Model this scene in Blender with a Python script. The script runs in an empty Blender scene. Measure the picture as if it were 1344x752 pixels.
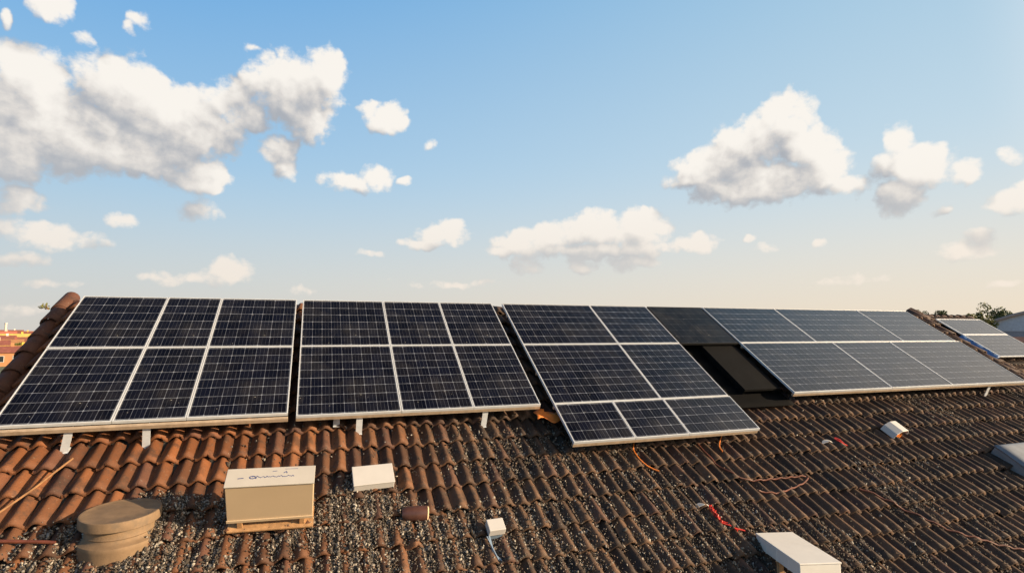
import bpy, math, random
import numpy as np
from mathutils import Matrix, Vector, noise as mn
R = math.radians
random.seed(7); rng = np.random.default_rng(7)
S = bpy.context.scene
col = S.collection

# ------------------------------------------------------------------ camera
CAMZ = 8.4
cam = bpy.data.objects.new('camera', bpy.data.cameras.new('camera')); col.objects.link(cam)
cam.location = (0, 0, CAMZ)
PITCH = math.atan(60/729.0); YAW = R(19.655)
cam.rotation_euler = (R(90)+PITCH, 0, -YAW)
cam.data.sensor_width = 36; cam.data.lens = 729/1344*36
cam.data.clip_start = .05; cam.data.clip_end = 6000
S.camera = cam

# ------------------------------------------------------------------ node helpers
def new_mat(name):
    m = bpy.data.materials.new(name); m.use_nodes = True
    m.node_tree.nodes.clear(); return m
class N:
    """tiny wrapper: every method adds a node and returns its output socket"""
    def __init__(s, tree): s.t = tree
    def node(s, typ, **kw):
        n = s.t.nodes.new(typ)
        for k, v in kw.items(): setattr(n, k, v)
        return n
    def put(s, sock, v):
        if isinstance(v, bpy.types.NodeSocket): s.t.links.new(v, sock)
        elif v is not None: sock.default_value = v
    def m(s, op, a, b=None, c=None, clamp=False):
        n = s.node('ShaderNodeMath', operation=op, use_clamp=clamp)
        for i, v in enumerate((a, b, c)): s.put(n.inputs[i], v)
        return n.outputs[0]
    def vm(s, op, a, b=None, c=None):
        n = s.node('ShaderNodeVectorMath', operation=op)
        for i, v in enumerate((a, b, c)): s.put(n.inputs[i], v)
        return n.outputs['Value'] if op in ('LENGTH', 'DOT_PRODUCT', 'DISTANCE') else n.outputs[0]
    def mix(s, f, a, b, blend='MIX'):
        n = s.node('ShaderNodeMix', data_type='RGBA', blend_type=blend)
        s.put(n.inputs[0], f)
        for i, v in ((6, a), (7, b)):
            s.put(n.inputs[i], v if isinstance(v, bpy.types.NodeSocket) else (*v, 1))
        return n.outputs[2]
    def noise(s, vec, scale, detail=3, rough=.55, typ='FBM'):
        n = s.node('ShaderNodeTexNoise'); s.put(n.inputs['Vector'], vec)
        n.inputs['Scale'].default_value = scale; n.inputs['Detail'].default_value = detail
        n.inputs['Roughness'].default_value = rough
        return n.outputs[0]
    def step(s, v, a, b, lo=0., hi=1.):
        n = s.node('ShaderNodeMapRange', interpolation_type='SMOOTHSTEP')
        for i, x in enumerate((v, a, b, lo, hi)): s.put(n.inputs[i], x)
        return n.outputs[0]
    def lin(s, v, a, b, lo=0., hi=1.):
        n = s.node('ShaderNodeMapRange')
        for i, x in enumerate((v, a, b, lo, hi)): s.put(n.inputs[i], x)
        return n.outputs[0]
    def attr(s, name, out='Fac'):
        n = s.node('ShaderNodeAttribute', attribute_name=name); return n.outputs[out]
    def bump(s, h, strength=.3, dist=.01):
        n = s.node('ShaderNodeBump'); s.put(n.inputs['Height'], h)
        n.inputs['Strength'].default_value = strength; n.inputs['Distance'].default_value = dist
        return n.outputs[0]
    def bsdf(s, color, rough=.6, metal=0., normal=None, spec=None, coat=None, coat_rough=None):
        n = s.node('ShaderNodeBsdfPrincipled')
        s.put(n.inputs['Base Color'], color if isinstance(color, bpy.types.NodeSocket) else (*color, 1))
        s.put(n.inputs['Roughness'], rough); s.put(n.inputs['Metallic'], metal)
        if normal is not None: s.put(n.inputs['Normal'], normal)
        if spec is not None: s.put(n.inputs['Specular IOR Level'], spec)
        if coat is not None: s.put(n.inputs['Coat Weight'], coat)
        if coat_rough is not None: s.put(n.inputs['Coat Roughness'], coat_rough)
        o = s.node('ShaderNodeOutputMaterial'); s.t.links.new(n.outputs[0], o.inputs[0]); return n

# ------------------------------------------------------------------ sky with cumulus clouds (world directions)
SUN = Vector((.82, -.505, .275)).normalized(); ELEV = math.degrees(math.asin(SUN.z)); SUN_AZ = math.atan2(SUN.x, SUN.y)      # clockwise from +Y
CR = cam.rotation_euler.to_matrix()
def look(x, y):
    """direction of a photo point, as azimuth (clockwise from +Y) and elevation in degrees"""
    d = (CR @ Vector((x-672, 376-y, -729))).normalized()
    return math.degrees(math.atan2(d.x, d.y)), math.degrees(math.asin(d.z))
CLOUDS = [ # centre and half size of each cumulus lobe as seen, and its weight
 (38,106,66,54,1.1),(-10,135,70,66,1.1),(168,122,78,54,1.1),(245,165,88,56,1.1),(100,180,125,56,1.2),(10,195,80,54,1.1),(190,205,105,38,1.),(60,150,90,50,1.1),(372,128,48,40,1),(320,150,40,30,.8),
 (300,130,42,32,.9),(392,112,66,52,1),(350,105,40,32,.9),(428,98,34,38,1),(408,160,36,32,1),
 (264,232,42,32,1),(262,276,30,14,.55),(368,198,32,22,.9),(374,222,17,18,.6),(508,156,30,24,.85),(488,145,17,14,.75),
 (465,241,46,14,.6),(495,233,24,20,.9),(532,240,9,6,.5),(66,6,36,26,.9),(10,28,12,14,.6),(184,28,20,11,.5),(168,36,9,10,.5),
 (15,262,55,22,.6),(60,311,78,20,.75),(15,300,50,16,.6),(160,289,24,12,.7),(20,342,50,13,.5),
 (302,354,36,19,.85),(255,365,72,10,.5),(205,364,30,6,.4),(395,381,18,7,.4),(60,372,40,6,.3),
 (580,310,38,19,.9),(592,298,20,13,.9),(555,322,30,8,.6),
 (788,300,42,28,1),(738,308,58,20,.9),(830,305,58,32,1),(850,284,24,15,.8),(795,328,120,13,.8),(690,318,46,22,.9),
 (915,320,30,14,.8),(830,347,38,12,.6),(760,348,22,13,.55),(688,348,20,13,.5),(660,332,30,9,.6),
 (1028,158,46,38,1),(985,190,62,42,1),(935,222,62,34,1),(1062,190,46,36,1),(1000,240,120,32,1),(1088,222,38,28,1),(900,238,34,15,.8),(1120,240,38,18,.7),
 (1178,188,30,24,.9),(1160,216,26,22,.8),(1206,218,52,34,1),(1265,228,36,20,.85),(1180,256,40,26,.9),(1172,276,20,14,.6),
 (1335,264,48,20,.95),(1350,245,30,18,.9),(1322,203,22,12,.5),(1268,328,54,16,.6),(1288,314,28,15,.6),(985,312,10,8,.5),
 (1005,328,16,6,.4),(1080,317,12,6,.4),(485,331,16,5,.35),(562,190,10,7,.35),(1318,370,30,6,.35),(1232,278,12,7,.35),
 (20,408,60,8,.3),(600,372,50,5,.25),(1120,368,60,6,.25),(330,62,14,8,.4),(110,52,14,8,.35),
 (1440,200,60,40,1),(1560,170,90,50,1),(-120,150,80,70,1),(-200,300,120,40,.9),(1500,330,80,20,.8)]
W = bpy.data.worlds.new('World'); S.world = W; W.use_nodes = True
W.node_tree.nodes.clear()
# node groups: cloud density at (azimuth, elevation), one per sector of the sky so that a ray only evaluates its own clouds
def lobe_params(c):
    cx, cy, rx, ry, w = c
    a0, e0 = look(cx, cy); a1, e1 = look(cx+rx*.5, cy); a2, e2 = look(cx, cy-ry*.5)
    return a0, e0, max(.35, 2*abs(a1-a0)), max(.3, 2*abs(e2-e0)), w
LOBES = [lobe_params(c) for c in CLOUDS]
def make_group(name, lobes, detail):
    g = bpy.data.node_groups.new(name, 'ShaderNodeTree')
    g.interface.new_socket('P', in_out='INPUT', socket_type='NodeSocketVector')
    g.interface.new_socket('Density', in_out='OUTPUT', socket_type='NodeSocketFloat')
    G = N(g); gi = g.nodes.new('NodeGroupInput'); go = g.nodes.new('NodeGroupOutput')
    P = gi.outputs[0]
    wn = G.node('ShaderNodeTexNoise'); g.links.new(P, wn.inputs['Vector']); wn.inputs['Scale'].default_value = .42
    wn.inputs['Detail'].default_value = 2; wn.inputs['Roughness'].default_value = .5
    PW = G.vm('ADD', P, G.vm('MULTIPLY', G.vm('SUBTRACT', wn.outputs['Color'], (.5, .5, .5)), (1.9, 1.5, 0)))
    acc = None
    for (a0, e0, ra, re, w) in lobes:
        q = G.vm('MULTIPLY_ADD', PW, (1/ra, 1/re, 0), (-a0/ra, -e0/re, 0))
        v = G.m('MULTIPLY_ADD', G.vm('DOT_PRODUCT', q, q), -w, w)
        acc = v if acc is None else G.m('SMOOTH_MAX', acc, v, .25)
    if detail:
        fb = G.noise(G.vm('MULTIPLY', P, (1, 1.2, 1)), .50, detail, .66)
        acc = G.m('ADD', acc, G.m('MULTIPLY_ADD', fb, CL_AMP, -.44*CL_AMP))
        for sc_, am in ((.62, .62), (1.5, .30)):
            bn = G.node('ShaderNodeTexVoronoi', feature='F1'); g.links.new(PW, bn.inputs['Vector'])
            bn.inputs['Scale'].default_value = sc_
            acc = G.m('ADD', acc, G.m('MULTIPLY_ADD', bn.outputs['Distance'], -am, am*.42))
    g.links.new(acc, go.inputs[0]); return g
CL_AMP = 1.7

w_ = N(W.node_tree)
tc = w_.node('ShaderNodeTexCoord').outputs['Generated']
sep = w_.node('ShaderNodeSeparateXYZ'); W.node_tree.links.new(tc, sep.inputs[0])
az = w_.m('MULTIPLY', w_.m('ARCTAN2', sep.outputs[0], sep.outputs[1]), 57.29578)
el = w_.m('MULTIPLY', w_.m('ARCSINE', sep.outputs[2]), 57.29578)
cmb = w_.node('ShaderNodeCombineXYZ')
W.node_tree.links.new(az, cmb.inputs[0]); W.node_tree.links.new(el, cmb.inputs[1])
sky = w_.node('ShaderNodeTexSky', sky_type='NISHITA')
sky.sun_disc = False; sky.sun_elevation = R(ELEV); sky.sun_rotation = SUN_AZ
sky.air_density = 1.0; sky.dust_density = 1.2; sky.ozone_density = 1.6
SKY_STRENGTH = .085
skyc = w_.vm('SCALE', sky.outputs[0]); skyc.node.inputs['Scale'].default_value = SKY_STRENGTH
# pale warm air low over the horizon, a little stronger on the sun side
azs = w_.step(az, -45, 75, 0, 1)
lowf = w_.m('POWER', w_.m('SUBTRACT', 1, w_.step(el, -3, 19)), 1.3)
warm = w_.mix(azs, (.67, .63, .58), (.92, .76, .57))
pale = w_.mix(azs, (.46, .69, .84), (.72, .82, .86))
zen = w_.mix(azs, (.05, .33, .77), (.34, .58, .78))
body = w_.mix(w_.lin(el, 5, 36), pale, zen)
body = w_.mix(w_.step(el, 34, 60), body, (.020, .036, .075))
body = w_.mix(lowf, body, warm)
skyc = w_.mix(.94, skyc, body)
glow = w_.m('MULTIPLY', w_.step(w_.vm('DOT_PRODUCT', tc, tuple(SUN)), .52, .86), .92)     # bright veil round the low sun, right of the frame
skyc = w_.mix(glow, skyc, (1.5, 1.32, 1.12))
# sectors
edges = [-62, look(150, 300)[0], look(345, 300)[0], look(640, 300)[0], look(860, 300)[0], look(1100, 300)[0], 74]
SKY_LEVEL = 2**-.95
skybg = w_.node('ShaderNodeBackground'); skybg.inputs[1].default_value = SKY_LEVEL; W.node_tree.links.new(skyc, skybg.inputs[0])
far = w_.m('SUBTRACT', 1, w_.step(el, 3, 16))
lit = w_.mix(far, (.97, .92, .85), (.95, .84, .73)); dark = w_.mix(far, (.42, .44, .48), (.64, .62, .60))
midc = w_.mix(far, (.74, .70, .66), (.80, .73, .66))
def cloud_bg(k, lobes):
    gd = make_group('cumulus_field', lobes, 6); gs = make_group('cumulus_mass', lobes, 0)
    def field(gr, dx, dy):
        n = w_.node('ShaderNodeGroup'); n.node_tree = gr
        W.node_tree.links.new(w_.vm('ADD', cmb.outputs[0], (dx, dy, 0)), n.inputs[0]); return n.outputs[0]
    D0 = field(gd, 0, 0); D1 = field(gd, .5, .6)
    clampm = lambda x: w_.m('MINIMUM', w_.m('MAXIMUM', x, -.45), .95)
    M0 = clampm(field(gs, 0, 0)); M2 = clampm(field(gs, 1.5, 2.7))
    alpha = w_.m('POWER', w_.step(D0, -.10, .58), .9)
    sh = w_.m('ADD', .43, w_.m('MULTIPLY', w_.m('SUBTRACT', M0, M2), .52))
    sh = w_.m('ADD', sh, w_.m('MULTIPLY', w_.m('SUBTRACT', D0, D1), .30))
    sh = w_.step(sh, .05, .95)
    cc = w_.mix(w_.lin(sh, .0, .5), dark, midc); cc = w_.mix(w_.lin(sh, .5, 1.), cc, lit)
    alpha = w_.m('MULTIPLY', alpha, w_.m('MULTIPLY_ADD', far, -.20, .97))
    out = w_.mix(alpha, skyc, cc)
    b = w_.node('ShaderNodeBackground'); b.inputs[1].default_value = SKY_LEVEL; W.node_tree.links.new(out, b.inputs[0]); return b.outputs[0]
def mixsh(f, a_, b_):
    n = w_.node('ShaderNodeMixShader'); w_.put(n.inputs[0], f); W.node_tree.links.new(a_, n.inputs[1]); W.node_tree.links.new(b_, n.inputs[2]); return n.outputs[0]
cur = skybg.outputs[0]
for k in range(len(edges)-1):
    lo, hi = edges[k], edges[k+1]
    lobes = [l for l in LOBES if l[0]+l[2]*1.35+2 > lo and l[0]-l[2]*1.35-2.5 < hi]
    gate = w_.m('MULTIPLY', w_.m('GREATER_THAN', az, lo), w_.m('LESS_THAN', az, hi))
    gate = w_.m('MULTIPLY', gate, w_.m('MULTIPLY', w_.m('GREATER_THAN', el, 0.), w_.m('LESS_THAN', el, 50.)))
    cur = mixsh(gate, cur, cloud_bg(k, lobes))
wo = w_.node('ShaderNodeOutputWorld'); W.node_tree.links.new(cur, wo.inputs[0])
W.cycles.sampling_method = 'MANUAL'; W.cycles.sample_map_resolution = 512

# ------------------------------------------------------------------ sun and exposure
sl = bpy.data.lights.new('sun', 'SUN'); sl.energy = 5.0; sl.angle = R(.53); sl.color = (1.0, .77, .50)
so = bpy.data.objects.new('sun', sl); col.objects.link(so)
so.rotation_euler = (-SUN).to_track_quat('-Z', 'Y').to_euler()
S.view_settings.view_transform = 'Standard'; S.view_settings.look = 'None'
S.view_settings.exposure = 0.95; S.view_settings.gamma = 1
try: S.view_settings.use_curve_mapping = False
except Exception: pass

# ------------------------------------------------------------------ roof frame: s along the ridge, v up the slope, h out of the roof
TH = R(33.4068); U = Vector((0, math.cos(TH), math.sin(TH))); NN = Vector((0, -math.sin(TH), math.cos(TH)))
DT = 5.8
ORG = Vector((0, 0, CAMZ)) - NN*DT
RM = Matrix(((1, 0, 0, ORG.x), (0, U.y, NN.y, ORG.y), (0, U.z, NN.z, ORG.z), (0, 0, 0, 1)))
def px(x, y, h=0.):
    """photo point -> (s, v) on the plane h above the tiles"""
    d = CR @ Vector((x-672, 376-y, -729)); k = -(DT-h)/d.dot(NN); p = d*k
    return p.x, p.dot(U)
PITCHT, COURSE = .205, .40
V0 = px(141, 614)[1]; S0 = px(289, 612, .06)[0]
VT, VB, SL, SR = 9.70, 1.3, -3.90, 16.55
def tile_h(s, v):
    x = (s-S0)/PITCHT; w = ((v-V0)/COURSE) % 1.0
    c = .5+.5*np.cos(2*np.pi*x)
    return .076*c**.85 + .060*(1-w) - .030

# ------------------------------------------------------------------ object helpers
def link(o, parent=None):
    col.objects.link(o)
    if parent is not None: o.parent = parent
    return o
def tag(o, label=None, cat=None, group=None, kind=None):
    if label: o['label'] = label
    if cat: o['category'] = cat
    if group: o['group'] = group
    if kind: o['kind'] = kind
    return o
def thing(name, label, cat, s=None, v=None, h=0., group=None, loc=None, rz=0.):
    o = bpy.data.objects.new(name, None); o.empty_display_size = .1
    if loc is not None: o.location = loc; o.rotation_euler = (0, 0, rz)
    else: o.matrix_world = RM @ Matrix.Translation((s, v, h)) @ Matrix.Rotation(rz, 4, 'Z')
    col.objects.link(o)
    return tag(o, label, cat, group)
class MB:
    def __init__(s): s.v = []; s.f = []; s.mi = []
    def add(s, vs, fs, mi=0):
        b = len(s.v); s.v += [tuple(p) for p in vs]; s.f += [tuple(i+b for i in q) for q in fs]; s.mi += [mi]*len(fs); return s
    def box(s, x0, x1, y0, y1, z0, z1, mi=0, M=None):
        vs = [Vector(p) for p in ((x0,y0,z0),(x1,y0,z0),(x1,y1,z0),(x0,y1,z0),(x0,y0,z1),(x1,y0,z1),(x1,y1,z1),(x0,y1,z1))]
        if M is not None: vs = [M @ p for p in vs]
        return s.add(vs, [(0,3,2,1),(4,5,6,7),(0,1,5,4),(1,2,6,5),(2,3,7,6),(3,0,4,7)], mi)
    def bar(s, a, b, w, t, upv=(0,0,1)):
        a = Vector(a); b = Vector(b); z = (b-a); L = z.length; z.normalize()
        x = Vector(upv).cross(z)
        if x.length < 1e-4: x = Vector((1,0,0))
        x.normalize(); y = z.cross(x)
        M = Matrix(((x.x,y.x,z.x,a.x),(x.y,y.y,z.y,a.y),(x.z,y.z,z.z,a.z),(0,0,0,1)))
        return s.box(-w/2, w/2, -t/2, t/2, 0, L, M=M)
    def tube(s, pts, r, n=8, cap=True):
        pts = [Vector(p) for p in pts]; rings = []; px_ = None
        for i, p in enumerate(pts):
            d = (pts[min(i+1, len(pts)-1)]-pts[max(i-1, 0)]).normalized()
            if px_ is None:
                px_ = d.orthogonal().normalized()
            px_ = (px_ - d*px_.dot(d)).normalized(); y = d.cross(px_)
            rr = r[i] if isinstance(r, (list, tuple)) else r
            rings.append([p+px_*math.cos(2*math.pi*k/n)*rr+y*math.sin(2*math.pi*k/n)*rr for k in range(n)])
        vs = [q for ring in rings for q in ring]; fs = []
        for i in range(len(pts)-1):
            for k in range(n):
                fs.append((i*n+k, i*n+(k+1) % n, (i+1)*n+(k+1) % n, (i+1)*n+k))
        if cap:
            fs.append(tuple(range(n-1, -1, -1))); fs.append(tuple(range((len(pts)-1)*n, len(pts)*n)))
        return s.add(vs, fs)
    def lathe(s, prof, n=48, M=None, capb=True, capt=True):
        vs = []; fs = []
        for (r, z) in prof:
            for k in range(n):
                p = Vector((r*math.cos(2*math.pi*k/n), r*math.sin(2*math.pi*k/n), z)); vs.append(M @ p if M is not None else p)
        for i in range(len(prof)-1):
            for k in range(n): fs.append((i*n+k, i*n+(k+1) % n, (i+1)*n+(k+1) % n, (i+1)*n+k))
        if capb: fs.append(tuple(range(n-1, -1, -1)))
        if capt: fs.append(tuple(range((len(prof)-1)*n, len(prof)*n)))
        return s.add(vs, fs)
    def build(s, name, mat, parent=None, smooth=False, bevel=0., uv=None, seg=2):
        me = bpy.data.meshes.new(name); me.from_pydata(s.v, [], s.f)
        for m in (mat if isinstance(mat, (list, tuple)) else [mat]): me.materials.append(m)
        if any(s.mi): me.polygons.foreach_set('material_index', s.mi)
        if smooth: me.polygons.foreach_set('use_smooth', [True]*len(s.f))
        me.update(); o = link(bpy.data.objects.new(name, me), parent)
        if bevel:
            b = o.modifiers.new('bevel', 'BEVEL'); b.width = bevel; b.segments = seg; b.limit_method = 'ANGLE'
        if smooth:
            try:
                me.set_sharp_from_angle(angle=R(40))
            except Exception: pass
        return o
def np_mesh(name, verts, quads, mat, parent=None, smooth=False, attrs=None, tri=False):
    me = bpy.data.meshes.new(name); k = 3 if tri else 4
    me.vertices.add(len(verts)); me.vertices.foreach_set('co', np.asarray(verts, dtype=np.float32).ravel())
    nq = len(quads); me.loops.add(nq*k); me.loops.foreach_set('vertex_index', np.asarray(quads, dtype=np.int32).ravel())
    me.polygons.add(nq); me.polygons.foreach_set('loop_start', np.arange(0, nq*k, k, dtype=np.int32))
    me.polygons.foreach_set('loop_total', np.full(nq, k, dtype=np.int32))
    me.update(calc_edges=True)
    if smooth: me.polygons.foreach_set('use_smooth', np.ones(nq, dtype=bool))
    for nm, arr in (attrs or {}).items():
        a = me.attributes.new(nm, 'FLOAT', 'POINT'); a.data.foreach_set('value', np.asarray(arr, dtype=np.float32))
    me.materials.append(mat); me.validate()
    return link(bpy.data.objects.new(name, me), parent)

# ------------------------------------------------------------------ materials
def OC(n): return n.node('ShaderNodeTexCoord').outputs['Object']
def simple(name, c, rough=.6, metal=0., var=.12, scale=6., bump=.0, dirt=None, spec=None):
    m = new_mat(name); n = N(m.node_tree); oc = OC(n)
    f = n.noise(oc, scale, 4, .6)
    cc = n.mix(n.lin(f, .3, .7), tuple(x*(1-var) for x in c), tuple(min(1, x*(1+var)) for x in c))
    if dirt:
        f2 = n.noise(oc, scale*.45, 7, .7); cc = n.mix(n.m('MULTIPLY', n.step(f2, .50, .72), dirt[3]), cc, dirt[:3])
    nb = n.bump(n.noise(oc, scale*12, 3), bump, .004) if bump else None
    n.bsdf(cc, rough, metal, nb, spec); return m

def tile_material():
    m = new_mat('terracotta_tiles'); n = N(m.node_tree); oc = OC(n)
    rnd = n.attr('tint'); rnd2 = n.attr('tone'); sx = n.node('ShaderNodeSeparateXYZ'); n.put(sx.inputs[0], oc)
    big = n.noise(oc, .55, 4, .6); mid = n.noise(oc, 6, 6, .65); fine = n.noise(oc, 60, 4, .7)
    # fresh terracotta on the left end of the roof, older brown tiles further right
    age = n.step(n.m('ADD', sx.outputs[0], n.m('MULTIPLY_ADD', big, 5.0, -2.5)), -2.6, 3.4)
    age = n.m('MAXIMUM', age, n.m('MULTIPLY', n.step(sx.outputs[1], 6.6, 4.6), .45))
    fresh = n.mix(rnd, (.095, .034, .014), (.255, .086, .027))
    old = n.mix(rnd, (.034, .024, .019), (.132, .080, .050))
    c = n.mix(n.m('MULTIPLY_ADD', age, .9, 0), fresh, old)
    c = n.mix(n.m('MULTIPLY', n.step(rnd2, .80, .97), .5), c, (.11, .052, .042))
    c = n.mix(n.m('MULTIPLY', n.step(mid, .50, .70), n.m('MULTIPLY_ADD', age, .30, .45)), c, (.036, .029, .025))
    c = n.mix(n.m('MULTIPLY', n.step(n.noise(oc, 17, 5, .7), .60, .74), .45), c, (.17, .14, .10))
    c = n.mix(n.m('MULTIPLY', n.step(n.noise(oc, 4.2, 5, .7), .60, .70), .35), c, (.05, .053, .034))
    c = n.mix(n.m('MULTIPLY', n.step(n.noise(oc, 2.6, 6, .7), .54, .64), .55), c, (.022, .019, .018))
    c = n.mix(n.m('MULTIPLY', n.step(n.noise(oc, 38, 3, .6), .66, .72), .6), c, (.30, .27, .22))
    c = n.mix(n.lin(fine, .3, .7, 0, .35), c, (.04, .028, .022))
    # soot and lichen on the far right
    h = n.m('ADD', n.m('MULTIPLY', fine, .7), mid)
    n.bsdf(c, n.lin(mid, .3, .7, .62, .85), 0, n.bump(h, .55, .012), .3); return m
M_TILE = tile_material()

def cell_material(name, base, base2, line, dim=1., spec=.42):
    m = new_mat(name); n = N(m.node_tree)
    uv = n.node('ShaderNodeUVMap', uv_map='cells').outputs[0]; oc = OC(n)
    wob = n.noise(oc, 9, 3); sp = n.node('ShaderNodeSeparateXYZ'); n.put(sp.inputs[0], uv)
    u = n.m('ADD', sp.outputs[0], n.m('MULTIPLY_ADD', wob, .03, -.015)); v = n.m('ADD', sp.outputs[1], n.m('MULTIPLY_ADD', wob, .022, -.011))
    def edge(x):  # distance to the nearest whole number
        f = n.m('FRACT', x); return n.m('MINIMUM', f, n.m('SUBTRACT', 1, f))
    eu, ev = edge(u), edge(v)
    lu = n.m('SUBTRACT', 1, n.step(eu, .008, .026)); lv = n.m('SUBTRACT', 1, n.step(ev, .012, .030))
    dia = n.m('SUBTRACT', 1, n.step(n.m('ADD', eu, ev), .070, .105))
    bus = n.m('SUBTRACT', 1, n.step(edge(n.m('MULTIPLY', u, 3)), .020, .055))
    strk = n.noise(n.vm('MULTIPLY', uv, (22, 1.2, 1)), 1.0, 2, .6)
    fl = n.step(n.noise(oc, 5.5, 5, .7), .28, .68, .25, 1.)
    gl = n.m('MAXIMUM', n.m('MULTIPLY', lu, .55), n.m('MAXIMUM', n.m('MULTIPLY', lv, .85), dia))
    gl = n.m('MULTIPLY', gl, fl)
    b2 = n.m('MULTIPLY', bus, n.m('MULTIPLY_ADD', strk, .75, -.14))
    cidx = n.node('ShaderNodeTexWhiteNoise', noise_dimensions='2D'); n.put(cidx.inputs['Vector'], n.vm('FLOOR', uv))
    c = n.mix(cidx.outputs['Value'], base, base2)
    c = n.mix(n.step(strk, .55, .8, 0, .35), c, tuple(min(1, x*3.2+.01) for x in base))
    c = n.mix(b2, c, tuple(x*.6 for x in line)); c = n.mix(n.m('MULTIPLY', gl, dim), c, line)
    dust = n.step(n.noise(oc, 1.6, 6, .7), .40, .8, .0, .06); c = n.mix(dust, c, (.30, .27, .23))
    run = n.noise(n.vm('MULTIPLY', oc, (14, 1.1, 1)), 1.3, 4, .6); c = n.mix(n.step(run, .58, .8, 0, .07), c, (.34, .31, .27))
    c = n.mix(n.m('MULTIPLY', n.step(n.noise(oc, 13, 3, .6), .76, .775), .7), c, (.5, .48, .43))
    rough = n.lin(n.noise(oc, 3, 4, .6), .3, .7, .10, .24)
    n.bsdf(c, rough, 0, n.bump(n.m('ADD', strk, n.m('MULTIPLY', n.noise(oc, 1.4, 2), 6)), .06, .006), spec); return m
M_CELL = cell_material('silicon_cells', (.0022, .0026, .006), (.0045, .0055, .012), (.24, .26, .31))
M_CELLD = cell_material('shaded_dark_cells', (.006, .006, .008), (.008, .009, .012), (.055, .06, .07), .75, .1)  # shade put into the colour: dimmed cell lines, little sheen
M_FRAME = simple('white_aluminium_frame', (.47, .49, .52), .38, .0, .08, 7, 0, (.42, .36, .30, .35))
M_RAIL = simple('weathered_aluminium_rail', (.38, .29, .21), .5, .1, .2, 9, .1, (.22, .15, .09, .6))
M_LEG = simple('galvanised_white_steel', (.55, .58, .62), .45, .1, .12, 11, 0, (.30, .20, .12, .45))
M_BACK = simple('black_backsheet', (.008, .008, .009), .7, spec=.15)
M_BLACK = simple('shade_and_deck_black', (.0035, .0035, .004), .9, 0, .25, 4, .3, spec=.08)  # black stands in for shadow on the sheet; plain deck colour next door
M_BOARD = simple('black_board', (.0045, .0045, .005), .85, 0, .25, 3, .25, (.007, .0065, .006, .6), spec=.1)
M_BEIGE = simple('beige_painted_sheet', (.50, .38, .25), .5, 0, .04, 2.2, .02, (.46, .36, .26, .25))
M_LID = simple('off_white_sheet', (.43, .40, .36), .48, 0, .05, 3, .02, (.5, .46, .4, .3))
M_WHITE = simple('chalky_white_plastic', (.49, .47, .45), .5, 0, .04, 5, .02, (.5, .48, .44, .3))
M_GREY = simple('grey_white_sheet', (.44, .43, .42), .5, 0, .06, 3, .02, (.36, .33, .28, .4))
M_WOOD = simple('raw_wood', (.36, .20, .09), .75, 0, .3, 14, .3)
M_CLAY = simple('ochre_clay', (.195, .125, .070), .8, 0, .2, 7, .5, (.10, .08, .06, .75))
M_PIPE = simple('dark_brown_clay_pipe', (.085, .035, .025), .45, 0, .3, 9, .1)
M_PIPEC = simple('sunlit_pipe_end', (.62, .46, .28), .8, 0, .2, 20, .3)  # pale colour stands in for sun on the pipe's end
M_RED = simple('red_plastic_cable', (.52, .028, .014), .4, 0, .2, 20)
M_RUST = simple('reddish_brown_cable', (.12, .035, .018), .5, 0, .35, 6)
M_ORANGE = simple('orange_plastic', (.72, .20, .03), .5, 0, .2, 6, .1, (.3, .08, .02, .5))
M_INK = simple('blue_print', (.05, .07, .20), .5)
M_TWIG = simple('dry_cane', (.24, .12, .05), .8, 0, .3, 12)
M_PLASTER = simple('cream_plaster', (.55, .48, .38), .85, 0, .08, 1.5, .1, (.35, .3, .24, .5))
M_GLASS = simple('dark_window_glass', (.02, .025, .03), .08, 0, .1, 1)

# ------------------------------------------------------------------ ground
def ground():
    m = new_mat('town_ground'); n = N(m.node_tree); oc = OC(n)
    c = n.mix(n.step(n.noise(oc, .02, 4), .42, .6), (.16, .14, .09), (.07, .10, .035))
    c = n.mix(n.step(n.noise(oc, .3, 5), .4, .7, 0, .5), c, (.22, .18, .13))
    n.bsdf(c, .9)
    MB().add([(-3000,-3000,0),(3000,-3000,0),(3000,3000,0),(-3000,3000,0)], [(0,1,2,3)]).build('ground', m)['kind'] = 'structure'
    m2 = simple('asphalt', (.05, .05, .052), .9, 0, .2, .8)
    b = MB(); b.add([(-400,26,.004),(400,26,.004),(400,32,.004),(-400,32,.004)], [(0,1,2,3)])
    b.build('road', m2)['kind'] = 'structure'
ground()

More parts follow.
